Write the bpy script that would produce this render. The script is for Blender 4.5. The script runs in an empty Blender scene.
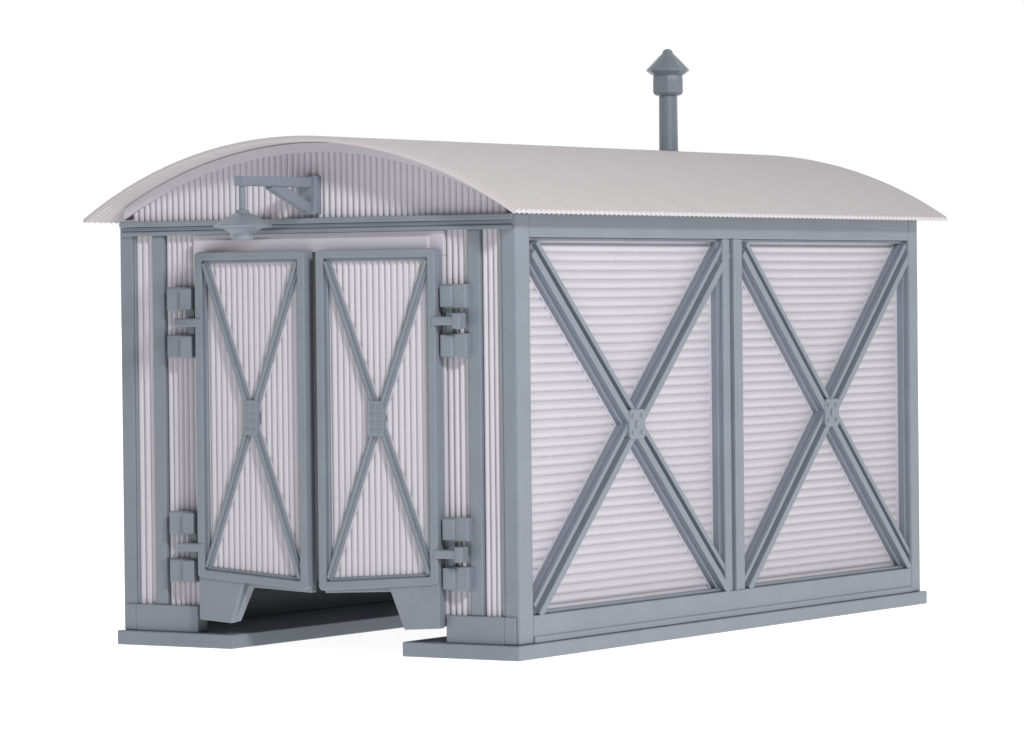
import bpy, bmesh, math, random
from mathutils import Vector, Matrix
random.seed(3)
S=bpy.context.scene
COL=bpy.context.collection
W=4.953; L=8.669; PT=.15; HT=4.43
# ------------------------------------------------------------ materials
def plastic(name,col,rough=.45,var=.05,bump=.01,scale=2.0):
    m=bpy.data.materials.new(name); m.use_nodes=True
    nt=m.node_tree; b=nt.nodes["Principled BSDF"]
    tc=nt.nodes.new("ShaderNodeTexCoord")
    n=nt.nodes.new("ShaderNodeTexNoise"); n.inputs["Scale"].default_value=scale; n.inputs["Detail"].default_value=5
    nt.links.new(tc.outputs["Object"],n.inputs["Vector"])
    r=nt.nodes.new("ShaderNodeValToRGB")
    r.color_ramp.elements[0].position=.3; r.color_ramp.elements[1].position=.7
    r.color_ramp.elements[0].color=[c*(1-var) for c in col]+[1]
    r.color_ramp.elements[1].color=[c*(1+var) for c in col]+[1]
    nt.links.new(n.outputs["Fac"],r.inputs["Fac"]); nt.links.new(r.outputs["Color"],b.inputs["Base Color"])
    n2=nt.nodes.new("ShaderNodeTexNoise"); n2.inputs["Scale"].default_value=60; n2.inputs["Detail"].default_value=3
    nt.links.new(tc.outputs["Object"],n2.inputs["Vector"])
    bp=nt.nodes.new("ShaderNodeBump"); bp.inputs["Strength"].default_value=.15; bp.inputs["Distance"].default_value=bump
    nt.links.new(n2.outputs["Fac"],bp.inputs["Height"]); nt.links.new(bp.outputs["Normal"],b.inputs["Normal"])
    # slight variation of sheen, as on moulded plastic
    mr=nt.nodes.new("ShaderNodeMapRange"); mr.inputs["To Min"].default_value=rough-.06; mr.inputs["To Max"].default_value=rough+.08
    nt.links.new(n.outputs["Fac"],mr.inputs["Value"]); nt.links.new(mr.outputs["Result"],b.inputs["Roughness"])
    b.inputs["Specular IOR Level"].default_value=.55
    return m
M_FRAME=plastic("blue_grey_plastic",(.168,.194,.229),.32,.06)
M_WALL=plastic("pale_lilac_plastic",(.455,.438,.480),.42,.02,.004)
M_ROOF=plastic("pale_warm_plastic",(.49,.457,.465),.46,.02,.006)
# ------------------------------------------------------------ mesh helpers
XYZ=lambda u,v,h:(u,v,h)
def FRONT(u,v,h): return (u,-h,v)          # u=x, v=z, h outward (-y)
def SIDE(u,v,h): return (h,u,v)            # u=y, v=z, outward +x from x=0
def FARSIDE(u,v,h): return (-W-h,u,v)
def BACK(u,v,h): return (u,L+h,v)
class B:
    def __init__(s,mp=XYZ): s.v=[]; s.f=[]; s.mp=mp
    def prism(s,poly,h0,h1):
        n=len(poly); o=len(s.v)
        for h in (h0,h1):
            for (u,v) in poly: s.v.append(s.mp(u,v,h))
        s.f.append([o+i for i in range(n)]); s.f.append([o+n+i for i in reversed(range(n))])
        for i in range(n):
            j=(i+1)%n; s.f.append([o+i,o+j,o+n+j,o+n+i])
    def ring(s,out,inn,h0,h1):
        n=len(out); o=len(s.v)
        for lp,h in ((out,h0),(inn,h0),(out,h1),(inn,h1)):
            for (u,v) in lp: s.v.append(s.mp(u,v,h))
        for i in range(n):
            j=(i+1)%n
            s.f+=[[o+i,o+j,o+n+j,o+n+i],[o+2*n+i,o+3*n+i,o+3*n+j,o+2*n+j],[o+i,o+2*n+i,o+2*n+j,o+j],[o+n+i,o+n+j,o+3*n+j,o+3*n+i]]
    def rect(s,u0,u1,v0,v1,h0,h1): s.prism([(u0,v0),(u1,v0),(u1,v1),(u0,v1)],h0,h1)
    def strip(s,a,b,w,h0,h1,ext=0,off=0):
        a=Vector(a); b=Vector(b); d=(b-a).normalized(); m=Vector((-d.y,d.x)); n=m*w/2
        a=a-d*ext+m*off; b=b+d*ext+m*off
        s.prism([tuple(a-n),tuple(b-n),tuple(b+n),tuple(a+n)],h0,h1)
    def lathe(s,c,prof,n=24,rot=0):
        o=len(s.v)
        for (r,z) in prof:
            for i in range(n):
                a=2*math.pi*i/n+rot; s.v.append((c[0]+r*math.cos(a),c[1]+r*math.sin(a),z))
        for k in range(len(prof)-1):
            for i in range(n):
                j=(i+1)%n; s.f.append([o+k*n+i,o+k*n+j,o+(k+1)*n+j,o+(k+1)*n+i])
        s.f.append([o+i for i in range(n)]); m=o+(len(prof)-1)*n; s.f.append([m+i for i in range(n)])
    def disc(s,u,v,r,h0,h1,n=16,rot=0):
        s.prism([(u+r*math.cos(2*math.pi*i/n+rot),v+r*math.sin(2*math.pi*i/n+rot)) for i in range(n)],h0,h1)
    def corr(s,u0,u1,lo,hi,pitch,amp,h,thick,swap=False,step=10):
        # rounded ribs with narrow valleys; wave runs along u, ridges along v
        n=max(2,int(round((u1-u0)/pitch))); N=n*step; o=len(s.v)
        def p(u,v,hh): return s.mp(v,u,hh) if swap else s.mp(u,v,hh)
        for i in range(N+1):
            u=u0+(u1-u0)*i/N; w=2*abs(math.sin(math.pi*i/step))**.75-1
            hh=h+amp*w; a=lo(u); b=hi(u)
            s.v+= [p(u,a,hh),p(u,b,hh),p(u,a,h-thick),p(u,b,h-thick)]
        for i in range(N):
            k=o+4*i; q=k+4
            s.f+=[[k,q,q+1,k+1],[k+2,k+3,q+3,q+2],[k,k+2,q+2,q],[k+1,q+1,q+3,k+3]]
        s.f+=[[o,o+1,o+3,o+2],[o+4*N,o+4*N+2,o+4*N+3,o+4*N+1]]
    def make(s,name,mat,parent=None,bevel=0,smooth=False,label=None):
        me=bpy.data.meshes.new(name); me.from_pydata(s.v,[],s.f)
        bm=bmesh.new(); bm.from_mesh(me); bmesh.ops.recalc_face_normals(bm,faces=bm.faces); bm.to_mesh(me); bm.free()
        me.materials.append(mat)
        ob=bpy.data.objects.new(name,me); COL.objects.link(ob)
        if parent: ob.parent=parent
        if bevel:
            md=ob.modifiers.new("bevel","BEVEL"); md.width=bevel; md.segments=2; md.limit_method='ANGLE'; md.angle_limit=math.radians(40)
        if smooth:
            for p in me.polygons: p.use_smooth=True
            me.set_sharp_from_angle(angle=math.radians(50))
        if label: ob["label"]=label
        return ob
def empty(name,loc=(0,0,0),parent=None):
    e=bpy.data.objects.new(name,None); e.location=loc; e.empty_display_size=.3; COL.objects.link(e)
    if parent: e.parent=parent
    return e
def rounded(u0,u1,v0f,v1,r,k=5):
    pts=[]
    for (cu,cv,a0) in ((u0+r,v0f(u0)+r,180),(u1-r,v0f(u1)+r,270),(u1-r,v1-r,0),(u0+r,v1-r,90)):
        for i in range(k+1):
            a=math.radians(a0+90*i/k); pts.append((cu+r*math.cos(a),cv+r*math.sin(a)))
    return pts
# ------------------------------------------------------------ shed
shed=empty("shed",(0,0,0))
shed["label"]="pale corrugated model shed with blue-grey frames and curved roof"
shed["category"]="shed"
for (a,c) in ((-4.98,-3.48),(-1.35,.05)):
    b=B(); b.prism([(a,-.09),(c,-.09),(c,L+.07),(a,L+.07)],0,PT); b.make("base_plate",M_FRAME,shed,.012)
for (x0,x1,y0,y1) in [(-.17,0,0,.27),(-W,-W+.17,0,.27),(-.17,0,L-.22,L),(-W,-W+.17,L-.22,L)]:
    b=B(); b.prism([(x0,y0),(x1,y0),(x1,y1),(x0,y1)],PT,HT+.03); b.make("corner_post",M_FRAME,shed,.016)
# side walls
MP0,MP1=4.15,4.57
def side_wall(mp):
    bays=((.27,MP0),(MP1,L-.22))
    spans=((.36,4.28),(4.62,8.50)); zb,zt=.44,4.13
    b=B(mp)
    for (a,c) in bays:
        b.corr(.40,4.26,lambda u:a-.04,lambda u:c+.04,.094,.0145,-.153,.04,swap=True)
    for (a,c) in spans:      # flat lands under the braces
        b.strip((a,zb),(c,zt),.315,-.175,-.1380,-.05); b.strip((a,zt),(c,zb),.315,-.175,-.1360,-.05)
    for (a,c) in bays:
        b.rect(a,a+.075,.43,4.22,-.175,-.1370); b.rect(c-.075,c,.43,4.22,-.175,-.1370)
    wall=b.make("side_wall",M_WALL,shed,smooth=True)
    f=B(mp)
    f.rect(.27,L-.22,4.22,HT+.09,-.20,-.003)
    f.rect(.27,L-.22,PT,.43,-.20,-.003)
    f.rect(.27,L-.22,PT+.002,.22,-.003,.014)
    f.rect(MP0,MP1,.43,4.22,-.20,-.050)
    f.rect(MP0,MP0+.15,.43,4.22,-.050,-.010)
    f.rect(MP0+.19,MP0+.245,.43,4.22,-.050,.016)
    f.rect(MP1-.14,MP1,.43,4.22,-.050,-.010)
    for (a,c) in bays:
        f.rect(a,a+.045,.43,4.22,-.20,-.06); f.rect(c-.045,c,.43,4.22,-.20,-.06)
        f.rect(a+.045,c-.045,.43,.465,-.20,-.06); f.rect(a+.045,c-.045,4.185,4.22,-.20,-.06)
    f.make("frame",M_FRAME,wall,.012)
    for (a,c) in spans:
        x=B(mp)
        for k,(p,q) in enumerate((((a,zb),(c,zt)),((a,zt),(c,zb)))):
            e=.0025*k
            x.strip(p,q,.27,-.185+e,-.077+e,-.02)
            x.strip(p,q,.055,-.078+e,-.022+e,-.03,.085)
            x.strip(p,q,.085,-.078+e,-.0085+e,-.03,-.055)
        cu,cv=(a+c)/2,(zb+zt)/2
        x.prism([(cu-.13,cv-.155),(cu+.13,cv-.155),(cu+.16,cv-.12),(cu+.16,cv+.12),(cu+.13,cv+.155),(cu-.13,cv+.155),(cu-.16,cv+.12),(cu-.16,cv-.12)],-.09,.002)
        for sx in (-1,1):
            for sz in (-1,1): x.disc(cu+sx*.09,cv+sz*.085,.024,.002,.013,10)
        x.disc(cu,cv,.045,.002,.014,6)
        x.make("cross_brace",M_FRAME,wall,.006)
side_wall(SIDE); side_wall(FARSIDE)
# roof arc
RR=4.999; RC=.276; CX=-W/2
def arc(x,off=0): return RC+math.sqrt((RR-off)**2-(x-CX)**2)
b=B(BACK); b.corr(-W+.17,-.17,lambda u:PT,lambda u:arc(u,.1),.085,.016,-.10,.06)
bw=b.make("back_wall",M_WALL,shed,smooth=True)
b=B(BACK); b.rect(-W+.17,-.17,PT,.45,-.15,-.003); b.rect(-W+.17,-.17,4.28,HT,-.15,-.003)
b.rect(-W+.17,-W+.3,.45,4.28,-.15,-.004); b.rect(-.3,-.17,.45,4.28,-.15,-.004); b.rect(-2.55,-2.40,.45,4.28,-.15,-.004)
b.make("frame",M_FRAME,bw,.01)
# front wall
OL,OR=-3.97,-.86
b=B(FRONT); P=.074
for (a,c) in ((-W+.17,-4.53),(-4.38,OL),(OR,-.58),(-.43,-.17)):
    b.corr(a,c,lambda u:.40,lambda u:4.32,P,.014,-.050,.04)
for (a,c) in ((-W+.17,OL),(OR,-.17)): b.rect(a,c,.40,4.27,-.15,-.085)
b.rect(-W+.17,-.17,4.27,4.32,-.15,-.085)
fw=b.make("front_wall",M_WALL,shed,smooth=True)
b=B(FRONT)
b.rect(-4.53,-4.38,.43,4.30,-.15,-.004); b.rect(-.58,-.43,.43,4.30,-.15,-.004)
b.rect(-W+.17,OL,PT,.43,-.15,.022); b.rect(OR,-.17,PT,.43,-.15,.022)
b.rect(-W+.03,-W+.17,PT+.004,.43,0,.022); b.rect(-.17,-.03,PT+.004,.43,0,.022)
b.rect(-W+.17,-W+.20,.43,4.30,-.12,-.012); b.rect(-.20,-.17,.43,4.30,-.12,-.012)
b.rect(-W+.03,-.03,4.30,4.345,-.15,.030)
b.rect(-W+.05,-.05,4.345,4.395,-.15,.006)
b.rect(-W+.02,-.02,4.395,4.455,-.15,.040)
b.make("frame",M_FRAME,fw,.010)
b=B(FRONT)
b.rect(OL,OR,4.05,4.30,-.12,-.01)
b.rect(OL,OL+.05,.43,4.05,-.12,-.012); b.rect(OR-.05,OR,.43,4.05,-.12,-.012)
b.rect(OL+.02,-1.02,4.10,4.245,-.01,.045)
b.make("door_lintel",M_WALL,fw,.008)
# gable
b=B(FRONT)
b.corr(-W+.14,-.14,lambda u:4.45,lambda u:max(4.46,arc(u,.14)),P,.014,-.050,.04)
g=b.make("gable",M_WALL,shed,smooth=True)
b=B(FRONT); n=64
lo=[(-W+.05+(W-.1)*i/n,arc(-W+.05+(W-.1)*i/n,.15)) for i in range(n+1)]
hi=[(-W+.05+(W-.1)*i/n,arc(-W+.05+(W-.1)*i/n,.050)) for i in range(n+1)]
b.prism(lo+hi[::-1],-.14,-.014)
b.make("gable_trim",M_WALL,g)
# roof
Y0,Y1=-.34,L+.34; HALF=2.705; AMAX=math.asin(HALF/RR); pitch=.092
nw=int((Y1-Y0)/pitch); st=8; ny=nw*st; na=56
v=[];f=[]
for off in (0,.038):
    for j in range(ny+1):
        y=Y0+(Y1-Y0)*j/ny; w=.0125*(2*abs(math.sin(math.pi*j/st))**.8-1)
        if off: w*=.6
        for i in range(na+1):
            a=-AMAX+2*AMAX*i/na; r=RR+w-off; v.append((CX+r*math.sin(a),y,RC+r*math.cos(a)))
n1=na+1; o=(ny+1)*n1
for j in range(ny):
    for i in range(na):
        k=j*n1+i; f.append([k,k+1,k+n1+1,k+n1]); f.append([o+k,o+k+n1,o+k+n1+1,o+k+1])
    k=j*n1; f.append([k,k+n1,o+k+n1,o+k]); k=j*n1+na; f.append([k,o+k,o+k+n1,k+n1])
for i in range(na):
    f.append([i,o+i,o+i+1,i+1]); k=ny*n1+i; f.append([k,k+1,o+k+1,o+k])
b=B(); b.v=v; b.f=f
roof=b.make("roof",M_ROOF,shed,smooth=True)
# chimney
cx,cy=-2.80,7.755
b=B()
b.lathe((cx,cy),[(.15,5.18),(.15,5.30),(.112,5.32),(.108,5.96),(.108,6.02)],24)
ch=b.make("chimney",M_FRAME,roof,smooth=True)
b=B(); b.lathe((cx,cy),[(.11,5.96),(.160,5.975),(.182,6.00),(.182,6.15),(.175,6.22),(.15,6.24)],10,.2); b.make("chimney_collar",M_FRAME,ch,.006)
b=B(); b.lathe((cx,cy),[(.185,6.205),(.250,6.255),(.250,6.275),(.085,6.445),(.07,6.455),(.05,6.50),(.02,6.515)],12,.1); b.make("chimney_cap",M_FRAME,ch,.004)
# ------------------------------------------------------------ doors
def door(hx,side,ang,w):
    e=empty("door",(hx,-.070,0),shed)
    e.rotation_euler=(0,0,-ang*side)
    s=side
    mp=lambda u,v,h:(s*u,-h,v)
    zt=4.12; zh=.74; zc=.65; q=.092
    bot=lambda u: zh+(zc-zh)*u/w
    b=B(mp)
    b.prism([(.01,.74),(.01,.31),(.43,.285),(.62,bot(.62)-.05),(w-.02,bot(w)-.03),(w-.02,zt-.03),(w-.04,zt-.01),(.03,zt-.01),(.01,zt-.04)],-.10,0)
    b.prism([(.0,.30),(.42,.275),(.61,bot(.61)+.03),(.0,bot(0)+.05)],-.04,.062)
    b.make("door_panel",M_FRAME,e,.012)
    b=B(mp); b.corr(q-.03,w-q+.03,lambda u:bot(u)+q-.03,lambda u:zt-q+.03,P,.011,.0135,.012)
    a0,a1=q+.01,w-q-.01
    A=[((a0,bot(a0)+.10),(a1,zt-.10)),((a0,zt-.10),(a1,bot(a1)+.10))]
    for k,(c,r) in enumerate(A): b.strip(c,r,.120,.002,.0255+.002*k,-.03)
    b.make("corrugated_sheet",M_WALL,e,smooth=True)
    b=B(mp)
    b.ring(rounded(0,w,bot,zt,.045),rounded(q,w-q,lambda u:bot(u)+q-.005,zt-q+.005,.015),.001,.085)
    i0=rounded(q-.005,w-q+.005,lambda u:bot(u)+q-.01,zt-q+.01,.02); i1=rounded(q+.035,w-q-.035,lambda u:bot(u)+q+.03,zt-q-.03,.012)
    b.ring(i0,i1,.001,.046)
    b.make("frame",M_FRAME,e,.012)
    b=B(mp)
    for k,(c,r) in enumerate(A):
        b.strip(c,r,.088,.0,.052+.004*k,.0)
        b.strip(c,r,.034,.052,.078+.004*k,-.02)
    cu=(a0+a1)/2; cv=(bot(cu)+zt)/2
    b.rect(cu-.085,cu+.085,cv-.18,cv+.18,.02,.086)
    for dz in (-.12,-.04,.04,.12):
        for dx in (-.04,.04): b.disc(cu+dx,cv+dz,.016,.086,.096,8)
    b.make("cross_brace",M_FRAME,e,.006)
door(-3.86,1,math.radians(3.4),1.455)
door(-.87,-1,math.radians(1.6),1.435)
# hinges
def hinge(x0,x1,zb,edge,d):
    b=B(FRONT)
    for (a,c) in ((zb,zb+.245),(zb+.495,zb+.74)):
        b.rect(x0,x1,a,c,-.02,.075)
        k0,k1=(x1-.13,x1+.02) if d>0 else (x0-.02,x0+.13)
        b.rect(k0,k1,a+.012,c-.012,.06,.115 if d>0 else .10)
    k0,k1=(x1-.09,x1-.003) if d>0 else (x0+.003,x0+.09)
    b.rect(k0,k1,zb+.23,zb+.51,-.02,.035)
    s0,s1=(x1-.17,edge+.11) if d>0 else (edge-.03,x1-.03)
    b.rect(s0,s1,zb+.325,zb+.415,.03,.170)
    if d<0: b.rect(x1-.10,x1-.012,zb+.29,zb+.45,.045,.182)
    b.make("hinge",M_FRAME,fw,.014)
for zb in (3.02,.68):
    hinge(-4.29,-3.96,zb,-3.89,1)
    hinge(-.83,-.55,zb,-.88,-1)
# ------------------------------------------------------------ lamp bracket + lamp
bx=-2.48
b=B()
def boxw(b,x0,x1,y0,y1,z0,z1): b.prism([(x0,y0),(x1,y0),(x1,y1),(x0,y1)],z0,z1)
boxw(b,bx-.10,bx+.10,-.07,.06,4.49,4.885)
boxw(b,bx-.065,bx+.065,-1.24,-.07,4.765,4.865)
c=B(lambda u,v,h:(bx+h,u,v)); c.strip((-.06,4.55),(-.72,4.79),.11,-.045,.045)
o=len(b.v); b.v+=c.v; b.f+=[[i+o for i in q] for q in c.f]
br=b.make("lamp_bracket",M_FRAME,shed,.010)
b=B(); b.lathe((bx,-1.19),[(.034,4.50),(.034,4.80)],12); b.make("lamp_rod",M_FRAME,br)
b=B(); b.lathe((bx,-1.19),[(.07,4.225),(.12,4.23),(.13,4.29),(.20,4.335),(.285,4.35),(.305,4.365),(.285,4.38),(.14,4.465),(.08,4.49),(.06,4.525)],14)
b.make("lamp",M_FRAME,br,.004)
# ------------------------------------------------------------ ground
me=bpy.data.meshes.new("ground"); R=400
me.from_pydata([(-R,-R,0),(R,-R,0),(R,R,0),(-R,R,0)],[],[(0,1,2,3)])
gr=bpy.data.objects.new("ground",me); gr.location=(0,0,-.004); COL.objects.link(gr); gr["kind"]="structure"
m=bpy.data.materials.new("glowing_white_ground"); m.use_nodes=True; nt=m.node_tree; p=nt.nodes["Principled BSDF"]
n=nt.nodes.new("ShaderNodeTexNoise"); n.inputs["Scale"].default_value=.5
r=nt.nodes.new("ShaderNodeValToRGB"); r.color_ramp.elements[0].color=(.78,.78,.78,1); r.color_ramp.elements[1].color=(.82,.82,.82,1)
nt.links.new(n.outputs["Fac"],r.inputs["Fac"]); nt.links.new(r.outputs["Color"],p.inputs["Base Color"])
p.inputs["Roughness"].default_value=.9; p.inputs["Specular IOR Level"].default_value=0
p.inputs["Emission Color"].default_value=(1,1,1,1); p.inputs["Emission Strength"].default_value=.90  # glow added to the ground: keeps it pure white, washes out contact shadows
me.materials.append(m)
# ------------------------------------------------------------ world & lights
w=bpy.data.worlds.new("World"); S.world=w; w.use_nodes=True; nt=w.node_tree
bg=nt.nodes["Background"]; bg.inputs["Color"].default_value=(1,1,1,1)
tc=nt.nodes.new("ShaderNodeTexCoord"); dp=nt.nodes.new("ShaderNodeVectorMath"); dp.operation='DOT_PRODUCT'
dp.inputs[1].default_value=(-.54,.84,0)
nt.links.new(tc.outputs["Generated"],dp.inputs[0])
mr=nt.nodes.new("ShaderNodeMapRange"); mr.interpolation_type='SMOOTHSTEP'
mr.inputs["From Min"].default_value=-.2; mr.inputs["From Max"].default_value=.75
mr.inputs["To Min"].default_value=.28; mr.inputs["To Max"].default_value=1.02
nt.links.new(dp.outputs["Value"],mr.inputs["Value"]); nt.links.new(mr.outputs["Result"],bg.inputs["Strength"])
def area(name,loc,target,size,power,col=(1,1,1)):
    l=bpy.data.lights.new(name,'AREA'); l.size=size; l.energy=power; l.color=col
    o=bpy.data.objects.new(name,l); o.location=loc
    o.rotation_euler=(Vector(target)-Vector(loc)).to_track_quat('-Z','Y').to_euler(); COL.objects.link(o)
area("key_light",(23,-14,19),(-1,3,2),3.5,8000)
# ------------------------------------------------------------ camera
yaw,pit,rol=-0.56975,-0.01642,-0.0107
fv=Vector((math.sin(yaw)*math.cos(pit),math.cos(yaw)*math.cos(pit),math.sin(pit)))
rv=fv.cross(Vector((0,0,1))).normalized(); uv=rv.cross(fv)
r2=rv*math.cos(rol)+uv*math.sin(rol); u2=-rv*math.sin(rol)+uv*math.cos(rol)
cd=bpy.data.cameras.new("camera"); cam=bpy.data.objects.new("camera",cd); COL.objects.link(cam)
M=Matrix((r2,u2,-fv)).transposed().to_4x4(); M.translation=Vector((23.42264,-36.64787,3.65533)); cam.matrix_world=M
cd.sensor_width=36; cd.lens=4373.51/1024*36; cd.clip_end=2000; cd.clip_start=.5
S.camera=cam
S.view_settings.view_transform='Standard'; S.view_settings.look='None'; S.view_settings.exposure=0
